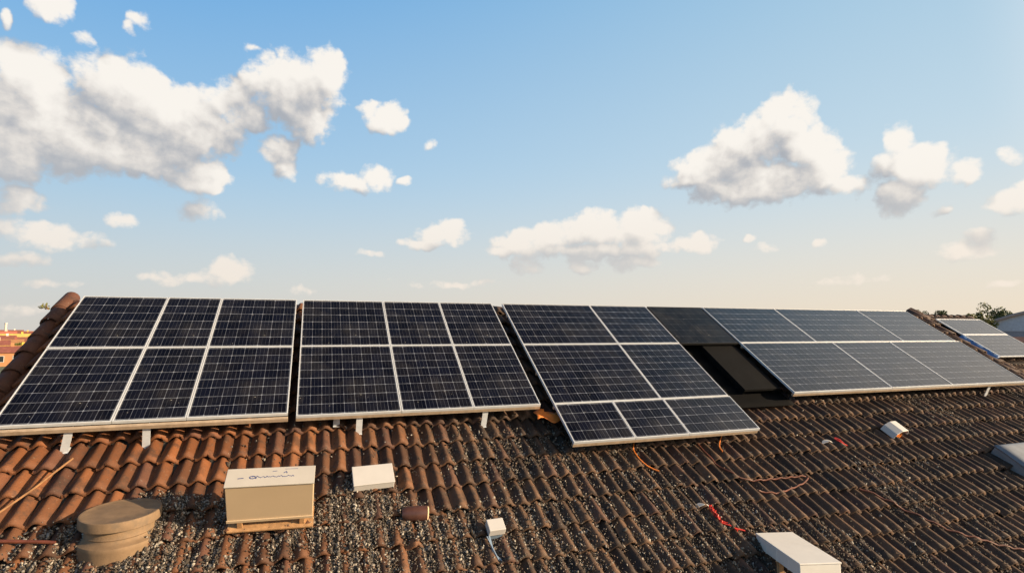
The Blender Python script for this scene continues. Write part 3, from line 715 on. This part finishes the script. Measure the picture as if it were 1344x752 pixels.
# ------------------------------------------------------------------ gravel and litter on the tiles
def gravel_material():
    m = new_mat('mixed_gravel'); n = N(m.node_tree); a = n.attr('tint'); b = n.attr('tone'); oc = OC(n)
    r = n.node('ShaderNodeValToRGB'); n.put(r.inputs[0], a); cr = r.color_ramp
    cr.elements[0].position = 0; cr.elements[0].color = (.035, .028, .024, 1); cr.elements[1].position = 1; cr.elements[1].color = (.46, .42, .36, 1)
    for p, c in ((.25, (.07, .055, .04)), (.45, (.13, .115, .10)), (.6, (.17, .105, .07)), (.75, (.22, .215, .205)), (.9, (.32, .27, .21))):
        e = cr.elements.new(p); e.color = (*c, 1)
    c = n.mix(n.lin(n.noise(oc, 90, 2), .3, .7, 0, .35), r.outputs[0], (.05, .04, .03))
    n.bsdf(c, .75, 0, None, .3); return m
def stones(name, pts, size, mat, label, cat, seed, flat=.6, elong=1.5, bias=0.):
    r = np.random.default_rng(seed); n = len(pts)
    ph = (1+5**.5)/2
    ic = np.array([(-1,ph,0),(1,ph,0),(-1,-ph,0),(1,-ph,0),(0,-1,ph),(0,1,ph),(0,-1,-ph),(0,1,-ph),(ph,0,-1),(ph,0,1),(-ph,0,-1),(-ph,0,1)])/math.sqrt(1+ph*ph)
    F = np.array([(0,11,5),(0,5,1),(0,1,7),(0,7,10),(0,10,11),(1,5,9),(5,11,4),(11,10,2),(10,7,6),(7,1,8),(3,9,4),(3,4,2),(3,2,6),(3,6,8),(3,8,9),(4,9,5),(2,4,11),(6,2,10),(8,6,7),(9,8,1)])
    sc = size*np.exp(r.normal(0, .36, n)); ax = np.stack([r.uniform(.8, elong, n), r.uniform(.6, 1.1, n), r.uniform(flat*.7, flat*1.3, n)], 1)
    V = ic[None]*(1+r.uniform(-.22, .22, (n, 12))[..., None])*ax[:, None]*sc[:, None, None]*.5
    # random rotations
    q = r.normal(size=(n, 4)); q[:, 1:3] *= .45; q /= np.linalg.norm(q, axis=1)[:, None]; w, x, y, z = q.T
    Rm = np.stack([np.stack([1-2*(y*y+z*z), 2*(x*y-z*w), 2*(x*z+y*w)], -1), np.stack([2*(x*y+z*w), 1-2*(x*x+z*z), 2*(y*z-x*w)], -1), np.stack([2*(x*z-y*w), 2*(y*z+x*w), 1-2*(x*x+y*y)], -1)], 1)
    V = np.einsum('nij,nkj->nki', Rm, V)+pts[:, None]
    Q = (np.arange(n)[:, None, None]*12+F[None]).reshape(-1, 3)
    tint = np.repeat(np.clip(r.random(n)**(1.0+bias), 0, 1), 12)
    o = np_mesh(name, V.reshape(-1, 3), Q, mat, None, False, {'tint': tint, 'tone': np.repeat(r.random(n), 12)}, tri=True)
    o.matrix_world = RM; tag(o, label, cat, None, 'stuff'); return o
M_GRAVEL = gravel_material()
def fbm(s, v, f, seed):
    """cheap value noise on arrays"""
    r = np.random.default_rng(seed); T = r.random((64, 64)); out_ = 0; a = 1.; tot = 0
    for o_ in range(4):
        x = s*f*2**o_+o_*7.3; y = v*f*2**o_+o_*3.1; xi = np.floor(x).astype(int); yi = np.floor(y).astype(int); fx = x-xi; fy = y-yi
        fx = fx*fx*(3-2*fx); fy = fy*fy*(3-2*fy)
        g_ = lambda i, j: T[(xi+i) % 64, (yi+j) % 64]
        out_ = out_+a*((g_(0,0)*(1-fx)+g_(1,0)*fx)*(1-fy)+(g_(0,1)*(1-fx)+g_(1,1)*fx)*fy); tot += a; a *= .5
    return out_/tot
def toimg(s, v, h=.03):
    """roof points -> photo pixels (to lay the gravel drift where it lies)"""
    P_ = ORG.y+v*U.y+h*NN.y, ORG.z+v*U.z+h*NN.z-CAMZ
    Ci = np.array(CR.transposed()); p = Ci @ np.stack([s, P_[0]+0*s, P_[1]+0*s])
    return 672+729*p[0]/-p[2], 376-729*p[1]/-p[2]
def scatter(n, s0, s1, v0, v1, dens, seed, trough=.97, thick=.06):
    r = np.random.default_rng(seed); s = r.uniform(s0, s1, n); v = r.uniform(v0, v1, n)
    x = (s-S0)/PITCHT; c = .5+.5*np.cos(2*np.pi*x)
    d = dens(s, v); keep = r.random(n) < d*(1-trough*c**.7*np.clip(1.55-.6*d, 0, 1))
    s, v, c, d = s[keep], v[keep], c[keep], d[keep]
    h = tile_h(s, v)+r.uniform(0, 1, len(s))*thick*d+.004
    h = np.maximum(h, r.uniform(-.005, .05, len(s))*np.clip((d-.45)*2, 0, 1)+.012*d)
    h = np.where(c > .55, tile_h(s, v)+.004, h)
    return np.stack([s, v, h], 1)
# boundary of the drift on the roof itself
EDGE = sorted(px(x, y) for x, y in [(-30, 702), (40, 696), (110, 676), (190, 655), (300, 646), (420, 650), (455, 622), (530, 642), (590, 668), (640, 645), (700, 640), (760, 610), (840, 615), (950, 640), (1010, 660), (1100, 690)])
ES, EV = np.array([e[0] for e in EDGE]), np.array([e[1] for e in EDGE])
def drift(s, v):
    line = np.interp(s, ES, EV) + .5*(fbm(s, v, 1.3, 5)-.5)
    d = np.clip((line-v)/.30+.15, 0, 1)
    patch = np.clip((fbm(s, v, 1.9, 9)-.30)*4.2, 0, 1)*.80+.20
    thin = 1-.80*np.clip((s-.9)/1.8, 0, 1)
    return np.clip(d*patch*thin, 0, 1)
pts = scatter(760000, -3.9, 7.5, 2.3, 6.2, drift, 21)
stones('gravel', pts, .021, M_GRAVEL, 'loose pale and dark gravel drifted over the lower middle tiles', 'gravel', 3, bias=.35)
def litter(s, v):
    m_ = np.clip((fbm(s, v, .9, 12)-.52)*5, 0, 1)
    return m_*.8*np.clip((s-.5)/2, 0, 1)*np.clip((6.6-v)/.8+.5, 0, 1)+.05
pts = scatter(330000, -1., 16.4, 1.6, 7.4, litter, 22, .9, .012)
stones('litter', pts, .019, M_GRAVEL, 'scattered stone chips, dry leaves and grit on the brown tiles', 'litter', 4, .4, 2.4, .8)

# ------------------------------------------------------------------ neighbouring roof with its own panels
D2 = 8.6   # plane parallel to ours, further down
ORG2 = Vector((0, 0, CAMZ)) - NN*D2
RM2 = Matrix(((1, 0, 0, ORG2.x), (0, U.y, NN.y, ORG2.y), (0, U.z, NN.z, ORG2.z), (0, 0, 0, 1)))
def px2(x, y, h=0.):
    d = CR @ Vector((x-672, 376-y, -729)); k = -(D2-h)/d.dot(NN); p = d*k; return p.x, p.dot(U)
nb = thing('neighbour_house', 'neighbouring house with a lower brown tiled roof beyond the right verge', 'house', s=0, v=0)
nb.matrix_world = RM2
n_s0 = px2(1222, 420)[0]-.3; n_s1 = px2(1322, 439, .3)[0]+.55; n_vt = px2(1250, 417)[1]+.1; n_vb = n_vt-9.5
tiles('roof', M_TILE, nb, n_s0, n_s1, n_vb, n_vt, nx=7, nv=3, P0=n_s0, Vb=n_vt-9.6, seed=8)
MB().box(n_s0-.1, n_s1+.1, n_vb, n_vt+.02, -.14, -.035).build('roof_deck', M_BLACK, nb)
barrel_row('verge_tiles', Vector((n_s0, n_vb, -.01)), Vector((n_s0, n_vt, -.01)), Vector((0, 0, 1)), .43, .17, .145, nb)
barrel_row('ridge_tiles', Vector((n_s0, n_vt, -.09)), Vector((n_s1, n_vt, -.09)), rid_up, .42, .15, .125, nb)
R2i = RM2.inverted(); rg = RM2 @ Vector((0, n_vt, -.1)); ev_ = RM2 @ Vector((0, n_vb, -.1)); hf = rg.y-ev_.y
wq = lambda x, y, z: R2i @ Vector((x, y, z))
MB().add([wq(n_s0-.1, rg.y, rg.z), wq(n_s1+.1, rg.y, rg.z), wq(n_s1+.1, rg.y+hf, ev_.z), wq(n_s0-.1, rg.y+hf, ev_.z)], [(0,1,2,3)]).build('back_slope', simple('old_tile', (.15, .08, .05), .85), nb)
vs = []
for x in (n_s0+.4, n_s1-.4):
    vs += [wq(x, ev_.y+.4, 0), wq(x, rg.y+hf-.4, 0), wq(x, rg.y+hf-.4, ev_.z+.1), wq(x, rg.y, rg.z-.15), wq(x, ev_.y+.4, ev_.z+.1)]
MB().add(vs, [(0,1,2,3,4),(9,8,7,6,5),(0,4,9,5),(1,6,7,2)]).build('wall', simple('pale_blue_plaster', (.34, .38, .42), .8), nb)
p0 = px2(1231, 419, .3); p1 = px2(1262, 439, .3)
vb1 = px2(1290, 439, .3)[1]; vt1 = px2(1255, 418.5, .3)[1]; s_a = (p0[0]+p1[0])/2
s_b = (px2(1284, 418, .3)[0]+px2(1322, 439, .3)[0])/2
for i in range(1):
    for j in range(2):
        sa = s_a+(s_b-s_a)*i
        va, vb_ = (vb1, vt1) if j == 0 else (vb1-(vt1-vb1)*1.25, vb1)
        tcol = ('first', 'second', 'third', 'fourth')[i]
        panel(sa, sa+(s_b-s_a), va, vb_, 8, 6, f'pale reflecting solar panel, {"upper" if j == 0 else "lower"} one of the two on the neighbouring roof', h=.3, M0=RM2, group='solar panels on the neighbouring roof', fw=.05 if j == 0 else .04)
t = thing('mounting_frame', 'blue-tinted rails under the panels on the neighbouring roof', 'mounting frame', s=0, v=0)
t.matrix_world = RM2 @ Matrix.Translation((s_a, vb1, 0))
blu = simple('blue_tarpaulin', (.05, .12, .28), .5)
MB().box(.0, (s_b-s_a), -.04, .04, .17, .25).box(0, (s_b-s_a), (vt1-vb1)*.8, (vt1-vb1)*.8+.05, .17, .25).build('rail', M_RAIL, t)
for i in range(2): MB().box(i*(s_b-s_a)*.9+.1, i*(s_b-s_a)*.9+.15, -.02, .02, .0, .17).build('leg', M_LEG, t)
# blue sheet hung on the left side of the neighbour's lower panels
b = MB(); vs = []; nn = 14
for i in range(nn+1):
    v_ = -(vt1-vb1)*1.25*i/nn
    for j in range(5):
        vs.append((-.02-.22*j/4-.10*math.sin(i*1.1)*j/4, v_, .29-.22*j/4+.02*math.sin(i*2.0+j)))
b.add(vs, [(i*5+j, i*5+j+1, (i+1)*5+j+1, (i+1)*5+j) for i in range(nn) for j in range(4)])
o = b.build('blue_tarpaulin', blu, None, True); o.matrix_world = RM2 @ Matrix.Translation((s_a, vb1, 0)); sol = o.modifiers.new('t', 'SOLIDIFY'); sol.thickness = .01
tag(o, 'blue tarpaulin hanging along the left side of the neighbouring panels', 'tarpaulin')

# ------------------------------------------------------------------ distance: town, hall, trees
def gpos(x, dist):
    a = math.radians(look(x, 436)[0]); return Vector((math.sin(a)*dist, math.cos(a)*dist, 0))
def town_house(x, dist, w, dpt, hgt, wallc, roofc, label, rz=None, flat=False):
    p = gpos(x, dist); a = math.radians(look(x, 436)[0])
    t = thing('town_house', label, 'house', loc=p, rz=(-a if rz is None else rz), group='houses in the distant town')
    wm = simple('wall_paint', wallc, .85, 0, .08, .6, 0, tuple(c*.6 for c in wallc)+(.4,)); rm = simple('roof_tile', roofc, .85, 0, .25, 1.5)
    MB().box(-w/2, w/2, -dpt/2, dpt/2, 0, hgt).build('wall', wm, t)
    if flat:
        MB().box(-w/2-.2, w/2+.2, -dpt/2-.2, dpt/2+.2, hgt+.003, hgt+.35).build('roof', rm, t)
    else:
        r_ = dpt*.22
        MB().add([(-w/2-.4,-dpt/2-.4,hgt-.1),(w/2+.4,-dpt/2-.4,hgt-.1),(w/2+.4,dpt/2+.4,hgt-.1),(-w/2-.4,dpt/2+.4,hgt-.1),(-w/2-.4,0,hgt+r_),(w/2+.4,0,hgt+r_)],
             [(0,1,5,4),(2,3,4,5),(0,4,3),(1,2,5),(0,3,2,1)]).build('roof', rm, t)
        rf = MB().box(w*.2, w*.2+.7, -.3, .4, hgt+r_*.3, hgt+r_+.8).build('chimney', wm, t)
    nw = max(2, int(w/2.4)); nf = max(1, int(hgt/3.0))
    for f_ in range(nf):
        for i in range(nw):
            x_ = -w/2+(i+.5)*w/nw; z_ = f_*3.0+1.1
            fr = MB()
            for (xa, xb, za, zb) in ((x_-.55, x_+.55, z_-.08, z_), (x_-.55, x_+.55, z_+1.4, z_+1.48), (x_-.55, x_-.45, z_, z_+1.4), (x_+.45, x_+.55, z_, z_+1.4)):
                fr.box(xa, xb, -dpt/2-.08, -dpt/2-.002, za, zb)
            w_o = fr.build('window', M_WHITE, t)
            MB().box(x_-.45, x_+.45, -dpt/2-.03, -dpt/2-.001, z_, z_+1.4).build('pane', M_GLASS, w_o)
Yl, Or, Rd, Cr, Tr = (.55, .36, .06), (.34, .16, .07), (.22, .07, .05), (.42, .36, .26), (.22, .08, .045)
Wh = (.60, .55, .48)
for args in [(4, 190, 8, 7, 3.4, Or, Rd, 'low orange house with a red roof at the left edge'),
             (22, 200, 6, 6, 3.6, Yl, (.50, .30, .06), 'small yellow house with an ochre roof at the left edge'),
             (38, 215, 7, 6, 3.0, Or, Tr, 'small orange house with a brown roof close to the verge'),
             (-14, 205, 8, 8, 4.5, Cr, Rd, 'cream house with a red roof cut by the left edge'),
             (12, 245, 7, 7, 4.6, Rd, Or, 'red house with an orange roof in the town'),
             (30, 260, 8, 7, 5.2, Yl, Tr, 'bright yellow two storey house with a brown roof'),
             (0, 290, 9, 8, 5.4, Wh, Rd, 'white house with a red roof at the far left'),
             (20, 330, 10, 8, 6.0, Yl, (.62, .40, .10), 'yellow house with a tan roof behind the white one'),
             (42, 340, 9, 8, 6.0, Cr, Tr, 'cream house with a brown roof touching the verge'),
             (-2, 400, 14, 9, 7.0, (.62, .36, .28), (.42, .13, .08), 'long pink house with a dark red roof'),
             (28, 430, 12, 9, 6.8, Yl, Rd, 'far yellow house with a red roof'),
             (50, 470, 14, 9, 7.2, Cr, Or, 'far cream house with an orange roof'),
             (10, 520, 16, 10, 7.8, Wh, Tr, 'farthest pale house with a brown roof under the skyline'),
             (-60, 300, 14, 9, 6.0, Yl, Tr, 'yellow house well left of the photo edge')]:
    town_house(*args)
def mast(x, dist, h):
    p = gpos(x, dist); t = thing('chimney_stack', 'slim pale chimney stack rising over the town at the far left', 'chimney stack', loc=p)
    MB().tube([(0,0,0),(0,0,h*.6),(0,0,h)], [.9,.6,.5], 12).build('shaft', simple('pale_render', (.62, .5, .4), .8), t, True)
    MB().tube([(0,0,h),(0,0,h+.6)], [.7,.7], 12).build('crown', M_WHITE, t)
mast(7, 420, 13.0)

# long hall with an arched pale roof at the right
p = gpos(1405, 74); a = math.radians(look(1405, 436)[0])
t = thing('arched_hall', 'grey hall with a low curved roof behind the neighbouring panels', 'hall', loc=p, rz=-a+.12)
w2, hh, rise, dpt = 7.0, 8.5, 2.1, 30; vs = []; kk = 20
for y in (0, dpt):
    for i in range(kk+1):
        u_ = -1+2*i/kk; vs.append((u_*w2, y, hh+rise*(1-abs(u_)**1.9)))
fs = [(i, i+1, kk+1+i+1, kk+1+i) for i in range(kk)]
o = MB().add(vs, fs).build('roof', simple('brown_edge_sheet', (.30, .25, .22), .5), t, True); sol = o.modifiers.new('t', 'SOLIDIFY'); sol.thickness = .3; sol.offset = 1
fv = [(x, .3, z) for x, _, z in vs[:kk+1]] + [(w2, .3, hh), (-w2, .3, hh)]
MB().add([(x, .3, z-.002) for x, _, z in vs[:kk+1]], [tuple(range(kk+1))]).build('gable', simple('pale_blue_sheet', (.40, .45, .50), .5), t)
MB().box(-w2+.3, w2-.3, .35, dpt-.3, 0, hh).build('wall', simple('mid_grey_render', (.24, .25, .28), .8), t)
MB().box(-2, 2, .28, .345, 0, 4).build('door', M_RAIL, t)
town_house(1352, 56, 9, 8, 6.3, (.45, .33, .3), (.22, .10, .07), 'brown roofed house in front of the arched hall')

def leafmat(name, c1, c2):
    m = new_mat(name); n = N(m.node_tree); a_ = n.attr('tint'); c = n.mix(a_, c1, c2)
    b = n.bsdf(c, .6, 0, None, .3); b.inputs['Subsurface Weight'].default_value = 0
    return m
M_LEAF = leafmat('leaf_green', (.022, .040, .010), (.10, .12, .028)); M_BARK = simple('bark', (.10, .07, .05), .9)
def tree(x, dist, H, cr, label, seed, n=3600, mat=M_LEAF, base=None):
    r = np.random.default_rng(seed); p = gpos(x, dist) if base is None else base
    t = thing('tree', label, 'tree', loc=p, group='trees beyond the roofs')
    b = MB(); b.tube([(0,0,0),(.1,0,H*.3),(0,.1,H*.55),(.1,0,H*.8)], [.22,.17,.12,.04], 8)
    for k in range(7):
        a_ = k*2.4; z0 = H*(.35+.06*k); q = Vector((math.cos(a_)*cr*.8, math.sin(a_)*cr*.8, z0+H*.14)); b.tube([(0,0,z0), q*.55+Vector((0,0,z0*.45)), q], [.08,.05,.02], 6)
    b.build('trunk', M_BARK, t, True)
    nc = 26; cen = r.normal(size=(nc, 3)); cen /= np.linalg.norm(cen, axis=1)[:, None]; cen *= r.uniform(.3, 1, nc)[:, None]**.5
    cen = cen*[cr*.85, cr*.85, H*.24]+[0, 0, H*.74]
    rad = r.uniform(.22, .42, nc)*cr; idx = r.integers(0, nc, n)
    d_ = r.normal(size=(n, 3)); d_ /= np.linalg.norm(d_, axis=1)[:, None]
    P_ = cen[idx]+d_*rad[idx][:, None]*r.uniform(.5, 1, n)[:, None]
    u_ = r.normal(size=(n, 3)); u_ /= np.linalg.norm(u_, axis=1)[:, None]; v_ = np.cross(u_, r.normal(size=(n, 3))); v_ /= np.linalg.norm(v_, axis=1)[:, None]
    sz = r.uniform(.07, .17, n)[:, None]*cr/1.8
    V = np.stack([P_-u_*sz, P_+v_*sz*.6, P_+u_*sz, P_-v_*sz*.6], 1).reshape(-1, 3); Q = np.arange(n*4).reshape(-1, 4)
    np_mesh('crown', V, Q, mat, t, False, {'tint': np.repeat(r.random(n), 4)})
tr = [(1196, 92, 11.5, 1.5, 'small round tree just above the right end of the long array'), (1207, 85, 11.2, 1.3, 'thin pale tree between two darker ones'),
      (1224, 78, 11.5, 1.3, 'dark green round tree left of the neighbouring panels'), (1236, 90, 11.3, 1.5, 'sparse tree right of the dark round one'),
      (1262, 120, 11.3, 1.6, 'far tree just showing over the neighbouring ridge'),
      (1287, 72, 11.7, 1.5, 'yellowish green bushy tree behind the neighbouring ridge'), (1278, 84, 11.2, 1.3, 'low tree beside the bushy yellowish one'),
      (1317, 96, 12.0, 1.8, 'tree at the left end of the arched hall roof'), (1395, 130, 12, 3, 'broad tree right of the photo edge')]
M_LEAF2 = leafmat('leaf_olive', (.06, .07, .015), (.20, .19, .045))
for i, (x, d_, H, cr, lb) in enumerate(tr): tree(x, d_, H, cr, lb, 40+i, mat=M_LEAF2 if i in (1, 5) else M_LEAF)
for i, (x, d_) in enumerate(((28, 85), (-20, 90), (50, 150), (-50, 100))):
    tree(x, d_*2.4, 5.2, 2.6, ['bushy tree among the yellow houses', 'bushy tree at the left photo edge', 'bushy tree far behind the verge', 'bushy tree left of the photo'][i], 70+i, mat=M_LEAF2)
# small weed rooted under a verge tile
weed_k = .6
wp = RM @ Vector((SL-.12, px(68, 412)[1], .08))
t = thing('weed', 'small yellow-green weed growing out of the left verge tiles', 'weed', loc=wp)
b = MB()
for k in range(8):
    a_ = k*.9; tip = weed_k*Vector((-.10-.05*math.cos(a_), .06*math.sin(a_*2), .07+.06*math.sin(a_))); b.tube([(0,0,0), tip*.6+Vector((0,0,.02)), tip], [.004,.003,.002], 4)
b.build('stem', M_TWIG, t)
r = np.random.default_rng(5); n = 60; P_ = (r.normal(size=(n, 3))*[.05, .05, .04]+[-.1, 0, .09])*weed_k; u_ = r.normal(size=(n, 3))*.012; v_ = r.normal(size=(n, 3))*.010
np_mesh('foliage', np.stack([P_-u_, P_+v_, P_+u_, P_-v_], 1).reshape(-1, 3), np.arange(n*4).reshape(-1, 4), M_LEAF2, t, False, {'tint': np.repeat(r.random(n), 4)})
